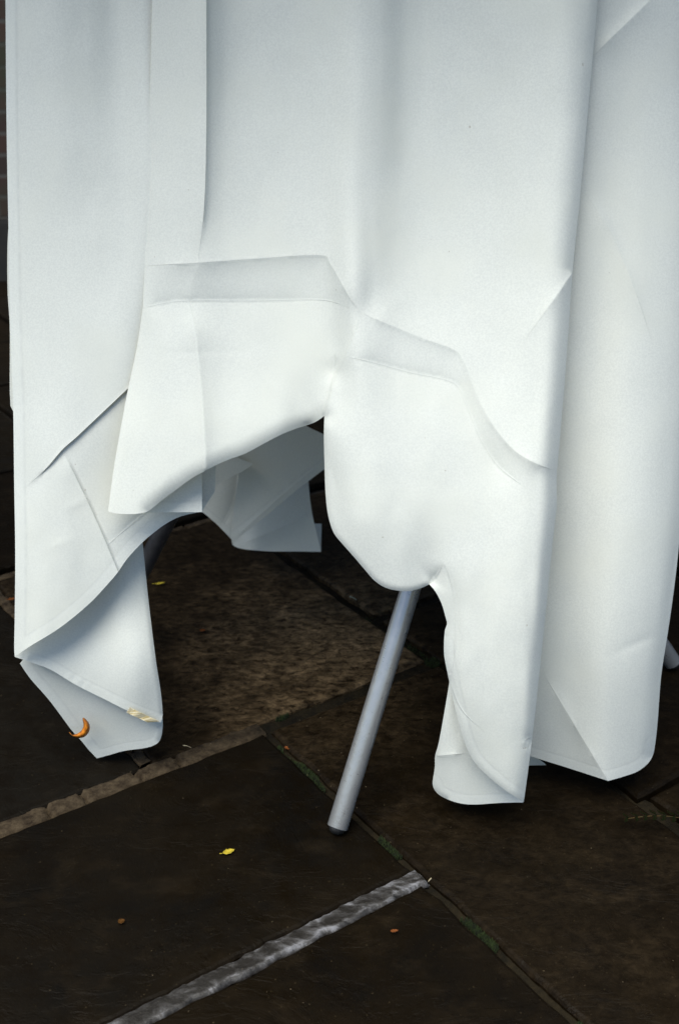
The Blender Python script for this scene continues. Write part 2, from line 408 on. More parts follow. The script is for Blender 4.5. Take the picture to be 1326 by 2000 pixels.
for i, (f_, through) in enumerate(feet):
    a = Vector((f_[0], f_[1] - .004, .012))
    if through is not None:
        d = (through - a).normalized(); b = a + d * ((1.068 - .012) / d.z)
    else: b = tops[i]; d = (b - a).normalized()
    lg = tube('leg', a, b, RT, M_SHADETUBE if i == 1 else M_TUBE, tb)
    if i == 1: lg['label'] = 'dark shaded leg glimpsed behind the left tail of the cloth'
    # dark plug in the open end, resting on the slab
    bm = bmesh.new(); bmesh.ops.create_cone(bm, cap_ends=True, segments=28, radius1=RT * .70, radius2=RT * .82, depth=.014)
    bmesh.ops.bevel(bm, geom=[e for e in bm.edges if abs(e.verts[0].co.z - e.verts[1].co.z) < 1e-6], offset=.002, segments=2, affect='EDGES')
    me = bpy.data.meshes.new('rubber_foot'); bm.to_mesh(me); bm.free(); me.materials.append(M_RUBBER)
    for p in me.polygons: p.use_smooth = True
    o = bpy.data.objects.new('rubber_foot', me); C.objects.link(o); o.parent = lg
    o.matrix_world = __import__('mathutils').Matrix.Translation(a + d * .0005) @ Vector((0, 0, 1)).rotation_difference((d + Vector((0, 0, .6))).normalized()).to_matrix().to_4x4()
    wm = o.matrix_world.copy(); o.matrix_parent_inverse.identity()
    o.matrix_basis = wm      # leg carries the inverse of the table's offset in its own matrix, legs sit at the identity
bm = bmesh.new(); bmesh.ops.create_cone(bm, cap_ends=True, segments=72, radius1=.30, radius2=.30, depth=.018)
bmesh.ops.bevel(bm, geom=[e for e in bm.edges if abs(e.verts[0].co.z - e.verts[1].co.z) < 1e-6], offset=.004, segments=2, affect='EDGES')
me = bpy.data.meshes.new('tabletop'); bm.to_mesh(me); bm.free(); me.materials.append(M_WOOD)
o = bpy.data.objects.new('tabletop', me); C.objects.link(o); o.parent = tb; o.location = (0, 0, TOPZ - .012)

# ---------------------------------------------------------------- tablecloth
def smooth_poly(pts, step=5.0, closed=False):
    """pts: (x,y) smooth or (x,y,'c') corner -> dense polyline through all of them"""
    pts = list(pts); n = len(pts); out = []
    cnt = n if closed else n - 1
    for i in range(cnt):
        p1, p2 = pts[i], pts[(i + 1) % n]
        p0 = pts[(i - 1) % n] if (closed or i > 0) else p1
        p3 = pts[(i + 2) % n] if (closed or i + 2 < n) else p2
        if len(p1) > 2: p0 = p1
        if len(p2) > 2: p3 = p2
        a, b, c, d = (np.array(q[:2], float) for q in (p0, p1, p2, p3))
        m = max(1, int(np.linalg.norm(c - b) / step))
        for k in range(m):
            t = k / m
            out.append(.5 * ((2 * b) + (-a + c) * t + (2 * a - 5 * b + 4 * c - d) * t * t + (-a + 3 * b - 3 * c + d) * t ** 3))
    if not closed: out.append(np.array(pts[-1][:2], float))
    return np.array(out)
def dist_poly(X, Y, poly):
    """unsigned distance, sign side and arc parameter (0..1) of the nearest point on a polyline"""
    D = np.full(X.shape, 1e9); S = np.zeros(X.shape); T = np.zeros(X.shape)
    seg = np.linalg.norm(np.diff(poly, axis=0), axis=1); cum = np.concatenate([[0], np.cumsum(seg)]); tot = cum[-1]
    for i in range(len(poly) - 1):
        a, b = poly[i], poly[i + 1]; d = b - a; L2 = d @ d + 1e-9
        t = np.clip(((X - a[0]) * d[0] + (Y - a[1]) * d[1]) / L2, 0, 1)
        dx = X - a[0] - t * d[0]; dy = Y - a[1] - t * d[1]; dd = np.hypot(dx, dy)
        m = dd < D; D[m] = dd[m]; S[m] = np.sign(d[0] * dy - d[1] * dx)[m]; T[m] = ((cum[i] + t * seg[i]) / tot)[m]
    return D, S, T
def sstep(x): x = np.clip(x, 0, 1); return x * x * (3 - 2 * x)
def crease(pts, a, wl=40, wr=40, taper=(.0, .0), step=5):
    """a cusp along pts. a<0 stands out towards the viewer. wl/wr: reach to the left/right of the direction of travel"""
    poly = smooth_poly(pts, step); Lp = np.sum(np.linalg.norm(np.diff(poly, axis=0), axis=1))
    def f(X, Y):
        D, S, T = dist_poly(X, Y, poly)
        k = np.where(S > 0, np.exp(-D / wr), np.exp(-D / wl))
        e = np.ones_like(D)
        if taper[0]: e *= sstep(T * Lp / (1.6 * taper[0] * Lp + D * .5))
        if taper[1]: e *= sstep((1 - T) * Lp / (1.6 * taper[1] * Lp + D * .5))
        f.fold = D / (e + .02) if abs(a) >= .0022 else None
        return a * k * e
    f.fold = None
    ps = [poly]
    for wd, sg in ((wl, -1), (wr, 1)):
        if wd < 4:
            d = np.gradient(poly, axis=0); d /= np.linalg.norm(d, axis=1)[:, None] + 1e-9
            ps.append((poly + np.stack([-d[:, 1], d[:, 0]], 1) * sg * 3.0)[1:-1])
    return f, ps
def curl(pts, depth, w, step=5):
    """cloth rounding away from the viewer along an outline"""
    poly = smooth_poly(pts, step)
    def f(X, Y):
        D, S, T = dist_poly(X, Y, poly); q = 1 - np.clip(D / w, 0, 1)
        return depth * q ** 2
    return f, None
def hem(pts, w=22, up=.0011, step=5):
    """double thickness strip along the cloth's edge with a stitched groove"""
    poly = smooth_poly(pts, step)
    def f(X, Y):
        D, S, T = dist_poly(X, Y, poly)
        f.dist = D * 19.0 / w
        return -up * .15 * (1 - sstep((D - w + 4) / 9))
    f.dist = None
    return f, None
def rows(tab):
    """tab: {py: [(px, Y), ...]} -> smooth relief"""
    ys = sorted(tab)
    def ev(pts, X):
        xs = np.array([p[0] for p in pts], float); v_ = np.array([p[1] for p in pts], float)
        m = np.gradient(v_, xs) if len(xs) > 2 else np.full(len(xs), (v_[-1] - v_[0]) / (xs[-1] - xs[0]))
        Xc = np.clip(X, xs[0] - 60, xs[-1] + 60); i = np.clip(np.searchsorted(xs, Xc) - 1, 0, len(xs) - 2)
        h = xs[i + 1] - xs[i]; t = np.clip((Xc - xs[i]) / h, -.0, 1.0)
        r = (2 * t**3 - 3 * t**2 + 1) * v_[i] + (t**3 - 2 * t**2 + t) * h * m[i] + (-2 * t**3 + 3 * t**2) * v_[i + 1] + (t**3 - t**2) * h * m[i + 1]
        return r + np.where(Xc < xs[0], (Xc - xs[0]) * m[0], 0) + np.where(Xc > xs[-1], (Xc - xs[-1]) * m[-1], 0)
    def f(X, Y):
        vals = np.array([ev(tab[y], X) for y in ys]); ya = np.array(ys, float)
        i = np.clip(np.searchsorted(ya, Y) - 1, 0, len(ys) - 2); t = np.clip((Y - ya[i]) / (ya[i + 1] - ya[i]), 0, 1)
        k = np.arange(len(X)); g = np.gradient(vals, ya, axis=0)
        h = ya[i + 1] - ya[i]
        return (2 * t**3 - 3 * t**2 + 1) * vals[i, k] + (t**3 - 2 * t**2 + t) * h * g[i, k] + (-2 * t**3 + 3 * t**2) * vals[i + 1, k] + (t**3 - t**2) * h * g[i + 1, k]
    return f
CV, CF, CH, CC = [], [], [], []
FLARE = .18
def patch(outline, field, feats=(), step=6.0, wr=.0006, seed=0, flare=True):
    b = smooth_poly(outline, step, closed=True)
    x0, y0 = b.min(0); x1, y1 = b.max(0)
    rnd = np.random.RandomState(seed + 5)
    gx, gy = np.meshgrid(np.arange(x0 + step / 2, x1, step), np.arange(y0 + step / 2, y1, step))
    gx = gx + (np.arange(gx.shape[0]) % 2)[:, None] * step / 2
    X, Y = gx.ravel(), gy.ravel()
    # inside test
    ins = np.zeros(len(X), bool); n = len(b)
    for i in range(n):
        a_, c_ = b[i], b[(i + 1) % n]
        cond = ((a_[1] > Y) != (c_[1] > Y))
        with np.errstate(divide='ignore', invalid='ignore'):
            xi = (c_[0] - a_[0]) * (Y - a_[1]) / (c_[1] - a_[1] + 1e-12) + a_[0]
        ins ^= cond & (X < xi)
    X, Y = X[ins], Y[ins]
    D, _, _ = dist_poly(X, Y, np.vstack([b, b[:1]])); k = D > step * .45; X, Y = X[k], Y[k]
    polys = [p for _, ps in feats if ps is not None for p in ps]
    for p in polys:
        D, _, _ = dist_poly(X, Y, p); k = D > step * .45; X, Y = X[k], Y[k]
    pts = [Vector(q) for q in b]; edges = [(i, (i + 1) % n) for i in range(n)]
    for p in polys:
        s = len(pts); pts += [Vector(q) for q in p]; edges += [(s + i, s + i + 1) for i in range(len(p) - 1)]
    pts += [Vector((x, y)) for x, y in zip(X, Y)]
    vv, _, ff, *_ = delaunay_2d_cdt(pts, edges, [list(range(n))], 1, 1e-4)
    VX = np.array([q.x for q in vv]); VY = np.array([q.y for q in vv])
    Z = field(VX, VY)
    for f, _ in feats: Z = Z + f(VX, VY)
    if flare: Z = Z + FLARE * (1 - sstep((VY + 150) / 1720))
    hd = np.full(len(VX), 99.0)
    for f, _ in feats:
        if getattr(f, 'dist', None) is not None: hd = np.minimum(hd, f.dist)
    CH.extend(hd * .01)
    cd = np.full(len(VX), 99.0)
    for f, _ in feats:
        if getattr(f, 'fold', None) is not None: cd = np.minimum(cd, f.fold)
    CC.extend(cd * .01)
    base = len(CV)
    for x, y, z in zip(VX, VY, Z):
        z += wr * noise.noise((x / 70, y / 120, seed)) + wr * .18 * noise.noise((x / 26, y / 40, seed + 3))
        CV.append(P(x, y, z))
    for f in ff: CF.append(tuple(base + i for i in f))

# --- left panel -----------------------------------------------------
LH = [(30, 1283, 'c'), (60, 1262), (119, 1225), (176, 1178), (217, 1134), (231, 1117), (250, 1090), (278, 1060), (300, 1041), (326, 1022), (355, 1008), (395, 999, 'c')]
L_left = [(12, -150, 'c'), (12, 0), (14, 250), (18, 470), (19, 560), (23, 700), (27, 800), (29, 950), (31, 1080), (30, 1200), (29, 1262), (30, 1283, 'c')]
f_left = rows({-150: [(12, 1.432), (60, 1.420), (110, 1.412), (170, 1.420), (230, 1.432), (285, 1.420), (340, 1.43), (440, 1.44)],
    100: [(12, 1.426), (60, 1.412), (110, 1.405), (170, 1.411), (230, 1.421), (285, 1.412), (340, 1.42), (440, 1.43)],
    400: [(15, 1.408), (60, 1.398), (120, 1.389), (180, 1.390), (240, 1.390), (285, 1.380), (340, 1.39), (440, 1.40)],
    700: [(20, 1.385), (60, 1.372), (120, 1.362), (180, 1.358), (240, 1.357), (300, 1.370), (440, 1.385)],
    950: [(30, 1.358), (60, 1.346), (120, 1.340), (180, 1.345), (240, 1.352), (300, 1.362), (440, 1.38)],
    1120: [(30, 1.345), (70, 1.330), (120, 1.326), (180, 1.332), (240, 1.338), (320, 1.35), (440, 1.37)],
    1300: [(30, 1.340), (60, 1.320), (120, 1.318), (240, 1.33), (440, 1.36)]})
patch(L_left + LH[1:] + [(420, 960, 'c'), (430, 700), (440, 300), (440, -150, 'c')], f_left,
      [crease([(275, 735), (240, 768), (200, 806), (150, 853), (122, 878), (90, 915), (48, 955)], -.0055, wl=0.8, wr=90, taper=(0, .2), step=4),
       crease([(120, 876), (150, 935), (190, 1020), (231, 1117)], -.0026, wl=.8, wr=60, taper=(.10, .0), step=4),
       crease([(38, -150), (37, 300), (36, 700), (38, 950)], .0009, wl=3, wr=3, taper=(0, .2)),
       hem(L_left, 20, .0006), hem(LH, 20, .0007),
       crease([(48, 958), (60, 1100), (62, 1200)], -.0018, wl=20, wr=22, taper=(.2, .4)),
       crease([(105, 1000), (150, 985), (190, 960)], -.0012, wl=14, wr=14, taper=(.4, .4)),
       crease([(70, 1090), (120, 1060), (170, 1050)], -.0012, wl=16, wr=16, taper=(.4, .4)),
       crease([(300, -150), (296, 200), (290, 420)], .0014, wl=12, wr=12, taper=(.1, .3)),
       crease([(215, 1060), (300, 990), (350, 965)], .003, wl=16, wr=20, taper=(.3, .3))],
      step=5.5, wr=.0016, seed=1)
# strip of the layer behind the left edge
patch([(30, 380, 'c'), (17, 450), (15.5, 560), (20, 640), (20, 740), (21, 780), (26, 802), (60, 815), (80, 600), (60, 380, 'c')], rows({380: [(0, 1.44), (80, 1.44)], 820: [(0, 1.425), (80, 1.42)]}), step=8)
# --- tail of the left panel -----------------------------------------
T1_hem = [(30, 1283, 'c'), (60, 1293), (100, 1308), (150, 1338), (200, 1363), (250, 1388), (290, 1404), (314, 1411, 'c')]
f_t1 = rows({1000: [(0, 1.40), (150, 1.40), (240, 1.395), (300, 1.405)], 1150: [(30, 1.375), (150, 1.39), (230, 1.372), (300, 1.385)],
             1300: [(30, 1.352), (100, 1.358), (200, 1.350), (270, 1.345), (318, 1.36)], 1430: [(30, 1.350), (150, 1.354), (250, 1.346), (318, 1.358)]})
def pucker(pts, a, lam, w):
    poly = smooth_poly(pts, 4)
    L = np.sum(np.linalg.norm(np.diff(poly, axis=0), axis=1))
    def f(X, Y):
        D, S, T = dist_poly(X, Y, poly); return a * np.sin(T * L / lam * 2 * np.pi + 1.6 * np.sin(T * 23)) * (.6 + .5 * np.sin(T * 17 + 1)) * np.exp(-(D - w * .5) ** 2 / (w * .6) ** 2) * sstep((.76 - T) * 6)
    return f, None
patch(T1_hem[:1] + T1_hem[1:] + [(318, 1395), (314, 1350), (304, 1285), (290, 1170), (279, 1060, 'c'), (270, 1000, 'c'), (180, 1080), (60, 1230, 'c')], f_t1,
      [hem(T1_hem, 17, .0009), pucker(T1_hem, .0004, 17, 16), curl([(318, 1395), (314, 1350), (304, 1285), (290, 1170), (279, 1060)], .003, 10)],
      step=4.5, wr=.0012, seed=2)
T2_edge = [(40, 1296, 'c'), (60, 1325), (95, 1365), (120, 1398), (140, 1425), (160, 1447), (172, 1462), (190, 1481, 'c'), (215, 1474), (245, 1466), (282, 1461), (300, 1456), (312, 1447), (317, 1432, 'c')]
f_t2 = rows({1250: [(30, 1.370), (150, 1.378), (250, 1.366), (318, 1.364)], 1380: [(60, 1.382), (150, 1.386), (250, 1.372), (318, 1.364)],
             1490: [(100, 1.395), (190, 1.398), (250, 1.386), (318, 1.372)]})
patch(T2_edge + [(317, 1400), (300, 1370, 'c'), (150, 1300), (60, 1270, 'c')], f_t2,
      [hem(T2_edge[:8], 18, .0007), hem(T2_edge[7:], 14, .0008), curl([(312, 1447), (317, 1432), (318, 1400)], .004, 10)], step=4.5, wr=.0014, seed=3)
# --- middle and right panels, one continuous front ------------------
M_bot = [(212, 998, 'c'), (222, 1002), (245, 1004), (271, 1003), (290, 998), (310, 982), (339, 960), (373, 935), (396, 922), (420, 909), (450, 896), (480, 885), (540, 853), (575, 838), (600, 830), (618, 823), (634, 812, 'c')]
R_left = [(634, 812, 'c'), (633, 850), (634, 900), (636, 960), (641, 1005), (652, 1040), (670, 1063), (692, 1088), (714, 1114), (732, 1134), (752, 1147), (775, 1153), (798, 1154), (820, 1149), (838, 1141, 'c'),
          (850, 1155), (862, 1178), (870, 1205), (873, 1219), (869, 1230), (867, 1258), (868, 1284), (874, 1315), (882, 1352), (893, 1400), (908, 1452), (925, 1486), (950, 1513), (985, 1542), (1022, 1566, 'c')]
R_right = [(1022, 1566, 'c'), (1031, 1500), (1043, 1400), (1058, 1260), (1071, 1130), (1080, 1040), (1086, 985), (1086, 930), (1092, 860), (1105, 700), (1117, 530), (1132, 380), (1150, 180), (1166, 0), (1178, -150, 'c')]
f_front = rows({
 -150: [(270, 1.436), (300, 1.4195), (345, 1.396), (400, 1.384), (440, 1.398), (560, 1.404), (640, 1.392), (700, 1.380), (745, 1.384), (800, 1.402), (870, 1.400), (950, 1.384), (1050, 1.362), (1130, 1.358), (1180, 1.372)],
 200: [(270, 1.415), (300, 1.3995), (345, 1.381), (400, 1.370), (440, 1.384), (560, 1.386), (640, 1.370), (695, 1.352), (740, 1.358), (790, 1.378), (870, 1.378), (950, 1.362), (1050, 1.338), (1110, 1.332), (1150, 1.346)],
 420: [(265, 1.392), (295, 1.3765), (345, 1.363), (395, 1.356), (440, 1.364), (560, 1.362), (635, 1.348), (690, 1.326), (725, 1.331), (780, 1.348), (860, 1.352), (950, 1.336), (1040, 1.312), (1095, 1.306), (1130, 1.320)],
 560: [(265, 1.376), (290, 1.364), (345, 1.352), (380, 1.348), (440, 1.350), (560, 1.346), (640, 1.330), (695, 1.302), (730, 1.310), (780, 1.322), (860, 1.326), (950, 1.312), (1040, 1.292), (1085, 1.288), (1115, 1.300)],
 720: [(245, 1.352), (290, 1.340), (345, 1.332), (390, 1.328), (440, 1.328), (540, 1.322), (620, 1.314), (655, 1.310), (700, 1.284), (780, 1.286), (860, 1.288), (950, 1.284), (1040, 1.268), (1075, 1.266), (1103, 1.280)],
 850: [(220, 1.326), (290, 1.316), (345, 1.312), (400, 1.306), (440, 1.304), (540, 1.300), (620, 1.302), (640, 1.290), (700, 1.268), (780, 1.264), (860, 1.262), (950, 1.260), (1040, 1.250), (1065, 1.250), (1090, 1.264)],
 1000: [(210, 1.305), (290, 1.300), (345, 1.300), (400, 1.292), (540, 1.290), (640, 1.284), (700, 1.256), (780, 1.250), (860, 1.247), (950, 1.242), (1040, 1.234), (1060, 1.236), (1085, 1.250)],
 1150: [(640, 1.280), (700, 1.264), (780, 1.250), (840, 1.252), (880, 1.240), (950, 1.230), (1030, 1.224), (1050, 1.226), (1070, 1.240)],
 1350: [(640, 1.28), (780, 1.27), (868, 1.250), (900, 1.232), (950, 1.222), (1010, 1.216), (1030, 1.218), (1050, 1.230)],
 1570: [(640, 1.28), (868, 1.250), (920, 1.236), (960, 1.222), (1000, 1.214), (1022, 1.218)]})
M_left = [(300, -150, 'c'), (296, 100), (290, 300), (285, 480), (280, 600, 'c'), (268, 680), (250, 765), (238, 830), (224, 910), (212, 998, 'c')]
feats = [
    crease([(403, -150), (403, 0), (403, 250), (399, 400), (387, 512)], -.0085, wl=6, wr=50, taper=(0, .12)),
    crease([(372, 592), (384, 660), (394, 760), (400, 850), (403, 915)], -.0105, wl=30, wr=30, taper=(.12, .0)),
    crease([(387, 512), (376, 560), (371, 592)], -.0014, wl=10, wr=14, taper=(.1, .1)),
    crease([(283, 519), (330, 516), (387, 513), (500, 505), (625, 498), (645, 515), (680, 576), (702, 609)], -.0066, wl=70, wr=26, taper=(.12, .08)),
    crease([(280, 602), (320, 592), (372, 587), (500, 587), (615, 585), (660, 592), (700, 610)], .0062, wl=30, wr=60, taper=(.05, .25)),
    crease([(704, 611), (760, 634), (820, 659), (884, 682), (905, 706), (932, 775), (962, 830), (1000, 876), (1040, 902), (1086, 920)], -.0068, wl=60, wr=22, taper=(.05, .06)),
    crease([(686, 698), (730, 708), (800, 727), (884, 747), (908, 786), (940, 860), (975, 912), (1030, 955)], .0046, wl=22, wr=50, taper=(.06, .12)),
    crease([(290, 688), (400, 687), (520, 684)], .0006, wl=8, wr=8, taper=(.2, .3)),
    crease([(1117, 532), (1080, 586), (1045, 635), (1016, 676)], -.0060, wl=40, wr=12, taper=(.02, .5)),
    crease([(705, 612), (690, 660), (672, 700), (655, 745), (640, 800), (633, 830)], -.009, wl=50, wr=6, taper=(.25, .0)),
    crease([(655, 690), (656, 715), (646, 760)], .006, wl=14, wr=14, taper=(.3, .3)),
    crease([(600, 828), (590, 790), (580, 760)], -.002, wl=10, wr=10, taper=(.05, .5)),
    crease([(866, 1098), (880, 1135), (888, 1180), (890, 1260), (880, 1330)], .0045, wl=22, wr=20, taper=(.25, .3)),
    crease([(866, 1098), (855, 1120), (838, 1141)], .006, wl=14, wr=16, taper=(.5, .05)),
    crease([(868, 1284), (884, 1345), (905, 1390), (945, 1428)], .0025, wl=10, wr=22, taper=(.2, .5)),
    crease([(640, 870), (650, 930), (668, 990)], .002, wl=14, wr=14, taper=(.4, .4)),
    crease([(829, -150), (829, 60), (826, 300)], .0011, wl=16, wr=16, taper=(.0, .5)),
    crease([(1025, 1470), (1034, 1440), (1020, 1450)], .004, wl=12, wr=12, taper=(.3, .3)),
    crease([(470, 660), (500, 720), (560, 790)], -.0010, wl=22, wr=22, taper=(.4, .4)),
    crease([(940, 560), (900, 600), (880, 640)], .0009, wl=18, wr=18, taper=(.4, .4)),
    crease([(640, 120), (648, 300), (640, 470)], -.0012, wl=14, wr=22, taper=(.3, .3)),
    crease([(960, 1040), (968, 1200), (955, 1400)], -.0014, wl=20, wr=26, taper=(.4, .4)),
    crease([(560, 60), (566, 250), (556, 420)], .0008, wl=16, wr=16, taper=(.4, .4)),
    curl(M_bot[4:], .007, 30), curl(R_left[:15], .003, 9), curl(R_right, .006, 22), curl(M_left[5:], .002, 8),
    curl(R_left[18:], .0015, 8), hem(R_left[20:], 18, .0004)]
patch(M_bot + R_left[1:] + R_right[1:] + M_left[:-1], f_front, feats, step=5.0, wr=.0017, seed=4)
# underside of the middle panel's curled lower edge
patch([(286, 1001, 'c'), (395, 1000, 'c'), (395, 925, 'c'), (380, 900, 'c'), (330, 940), (270, 985, 'c')],
      rows({880: [(260, 1.345), (400, 1.345)], 1005: [(260, 1.33), (400, 1.335)]}), [hem([(286, 1000), (395, 999)], 19, .001)], step=4.5, seed=5)
# --- tail behind the right panel ------------------------------------
R2_bot = [(878, 1330, 'c'), (868, 1390), (857, 1450), (850, 1476), (849, 1500), (845, 1531), (853, 1548), (872, 1560), (900, 1569), (930, 1571), (975, 1568), (1021, 1567, 'c')]
f_r2 = rows({1250: [(840, 1.285), (900, 1.275), (1030, 1.265)], 1450: [(840, 1.285), (880, 1.268), (950, 1.262), (1030, 1.256)],
             1580: [(840, 1.292), (880, 1.268), (950, 1.254), (1030, 1.240)]})
patch(R2_bot + [(1026, 1530, 'c'), (1020, 1400), (960, 1290, 'c'), (900, 1270, 'c')], f_r2,
      [crease([(850, 1476), (875, 1474), (912, 1470)], -.0025, wl=16, wr=12, taper=(.1, .3)),
       crease([(890, 1340), (892, 1420), (900, 1460)], .0018, wl=10, wr=10, taper=(.2, .2)),
       hem(R2_bot[5:], 17, .0008), curl(R2_bot[:8], .003, 8)], step=4.5, wr=.001, seed=6)
# --- right side panel ------------------------------------------------
S_right = [(1187, 1525, 'c'), (1215, 1517), (1243, 1507), (1262, 1493), (1273, 1477), (1278, 1455), (1283, 1410), (1290, 1320), (1303, 1235), (1315, 1150), (1325, 1060), (1350, 800), (1385, 400), (1420, -150, 'c')]
S_bl = [(960, 1450, 'c'), (1040, 1478), (1110, 1500), (1187, 1525, 'c')]
f_side = rows({
 -150: [(1080, 1.41), (1165, 1.404), (1220, 1.416), (1326, 1.438), (1420, 1.47)],
 150: [(1060, 1.395), (1150, 1.384), (1210, 1.396), (1326, 1.412), (1420, 1.45)],
 450: [(1040, 1.37), (1125, 1.360), (1180, 1.366), (1260, 1.366), (1330, 1.378), (1400, 1.41)],
 750: [(1020, 1.35), (1105, 1.340), (1160, 1.338), (1230, 1.330), (1300, 1.342), (1360, 1.37)],
 1050: [(1000, 1.335), (1085, 1.326), (1140, 1.318), (1210, 1.305), (1280, 1.316), (1330, 1.34)],
 1300: [(980, 1.335), (1060, 1.322), (1110, 1.314), (1190, 1.296), (1250, 1.304), (1300, 1.325)],
 1530: [(960, 1.340), (1050, 1.330), (1110, 1.322), (1187, 1.302), (1240, 1.312), (1290, 1.335)]})
patch(S_bl + S_right[1:] + [(1080, -150, 'c'), (1060, 150), (1035, 450), (1010, 800), (985, 1150), (960, 1380)], f_side,
      [crease([(1138, 372), (1165, 410), (1200, 472), (1240, 570), (1272, 665)], -.0060, wl=16, wr=50, taper=(.15, .3)),
       crease([(1150, 118), (1190, 76), (1230, 38), (1290, -20)], -.0060, wl=14, wr=36, taper=(.2, .2)),
       crease([(1052, 1300), (1085, 1355), (1130, 1430), (1187, 1525)], -.0060, wl=34, wr=26, taper=(.3, 0)),
       crease([(1322, 1060), (1308, 1150), (1296, 1240)], .001, wl=3, wr=3, taper=(.1, .3)),
       crease([(1170, 1290), (1230, 1262), (1290, 1235)], .0014, wl=14, wr=14, taper=(.4, .2)),
       hem(S_bl, 17, .0007), hem(S_right[:6], 19, .0009), curl(S_right[4:], .008, 30)], step=6.0, wr=.0012, seed=7)
patch([(1025, 1470, 'c'), (1048, 1480, 'c'), (1066, 1494, 'c'), (1025, 1495, 'c')], rows({1460: [(1000, 1.375), (1070, 1.375)], 1500: [(1000, 1.385), (1070, 1.388)]}), step=4.5, wr=0, seed=8)
# --- far side of the cloth seen under the front ---------------------
Bc_hem = [(452, 1063, 'c'), (470, 1047), (520, 1008), (580, 957), (660, 896, 'c')]
patch([(455, 1066, 'c'), (452, 1045), (456, 1005), (466, 925), (462, 880), (470, 780, 'c'), (560, 790), (598, 832, 'c'), (660, 862, 'c')] + list(reversed(Bc_hem))[:-1],
      rows({780: [(440, 2.00), (560, 2.02), (660, 2.03)], 1070: [(440, 1.89), (560, 1.92), (660, 1.96)]}), [hem(Bc_hem, 17, .0012), crease([(470, 1040), (560, 960), (650, 885)], -.003, 30, 30)], step=5, wr=.002, seed=9, flare=False)
patch([(453, 1058, 'c'), (458, 1067), (480, 1073), (530, 1077), (580, 1077), (627, 1078, 'c'), (618, 1040), (610, 1005), (604, 960), (600, 900, 'c'), (500, 960, 'c')],
      rows({900: [(440, 2.04), (640, 2.05)], 1080: [(440, 1.93), (520, 1.945), (628, 1.97)]}), [crease([(470, 1062), (550, 1030), (610, 1000)], -.004, 30, 30, taper=(.1, .2))], step=5, wr=.002, seed=10, flare=False)
patch([(600, 1023, 'c'), (628, 1023, 'c'), (627, 1077, 'c'), (610, 1060, 'c')], rows({1000: [(600, 2.06), (640, 2.06)], 1080: [(600, 1.99), (640, 1.99)]}), step=5, wr=0, seed=11, flare=False)
Bb_hem = [(380, 988, 'c'), (397, 1001), (425, 1025), (452, 1053, 'c')]
patch(Bb_hem + [(475, 990, 'c'), (480, 850, 'c'), (390, 850, 'c')], rows({850: [(380, 2.03), (480, 2.06)], 1060: [(380, 1.92), (440, 1.93), (480, 1.95)]}),
      [hem(Bb_hem, 11, .0012), crease([(467, 920), (456, 985), (437, 1022)], .006, 20, 20)], step=5, wr=.002, seed=12, flare=False)
patch([(380, 972, 'c'), (398, 962), (440, 938), (480, 917), (494, 905, 'c'), (462, 892), (430, 860, 'c'), (380, 880, 'c')], rows({860: [(380, 1.93), (500, 1.96)], 980: [(380, 1.86), (500, 1.90)]}), step=5, wr=.002, seed=13, flare=False)

# --- sides and back, and the top -------------------------------------
a0 = P(14, -150, 1.440 + FLARE); a1 = P(1405, -150, 1.47 + FLARE)
def rim(s):
    c = Vector((.03, 1.85, 0)); r0, r1 = (a0 - c).to_2d().length, (a1 - c).to_2d().length
    p0 = math.atan2(a0.y - c.y, a0.x - c.x); p1 = math.atan2(a1.y - c.y, a1.x - c.x)
    p0 = p0 % (2 * math.pi); ph = p0 + (p1 - p0) * s
    return c, ph, .355 + (r0 - .355) * (1 - sstep(s / .12)) + (r1 - .355) * (1 - sstep((1 - s) / .12))
NS, NZ = 260, 46
base = len(CV)
for j in range(NZ + 1):
    t = j / NZ
    for i in range(NS + 1):
        s = i / NS; c, ph, r = rim(s)
        hemz = .44 + .10 * math.sin(ph * 4 + .6) - .16 * sstep((s - .80) / .1) + .10 * math.sin(s * math.pi)
        z = a0.z + (hemz - a0.z) * t
        wv = (.028 * math.sin(ph * 9) + .014 * math.sin(ph * 17 + 1)) * t ** .8 * math.sin(min(1, s * 9) * math.pi / 2) * math.sin(min(1, (1 - s) * 9) * math.pi / 2)
        rr = r + .035 * t * math.sin(min(1, s * 8) * math.pi / 2) + wv
        if s < .06: rr -= .012 * t
        CV.append(Vector((c.x + rr * math.cos(ph), c.y + rr * math.sin(ph), z)))
for j in range(NZ):
    for i in range(NS):
        a_ = base + j * (NS + 1) + i; CF.append((a_, a_ + 1, a_ + NS + 2, a_ + NS + 1))
front_top = []
Xs = np.linspace(14, 290, 24); front_top += [P(x, -150, y + FLARE) for x, y in zip(Xs, f_left(Xs, np.full(24, -150.)))]
Xs = np.linspace(300, 1165, 60); front_top += [P(x, -150, y + FLARE) for x, y in zip(Xs, f_front(Xs, np.full(60, -150.)))]
Xs = np.linspace(1185, 1400, 16); front_top += [P(x, -150, y + FLARE) for x, y in zip(Xs, f_side(Xs, np.full(16, -150.)))]
back_top = [CV[base + i] for i in range(NS + 1)]
loop = front_top + list(reversed(back_top))
cen = Vector((.03, 1.85, 0)); base2 = len(CV); n = len(loop)
for k, (sc_, z) in enumerate(((1.0, None), (.985, 1.088), (.93, 1.0965), (.5, 1.0975), (.02, 1.0975))):
    for q in loop:
        CV.append(Vector((cen.x + (q.x - cen.x) * sc_, cen.y + (q.y - cen.y) * sc_, q.z if z is None else z)))
for k in range(4):
    for i in range(n):
        i2 = (i + 1) % n; CF.append((base2 + k * n + i, base2 + k * n + i2, base2 + (k + 1) * n + i2, base2 + (k + 1) * n + i))

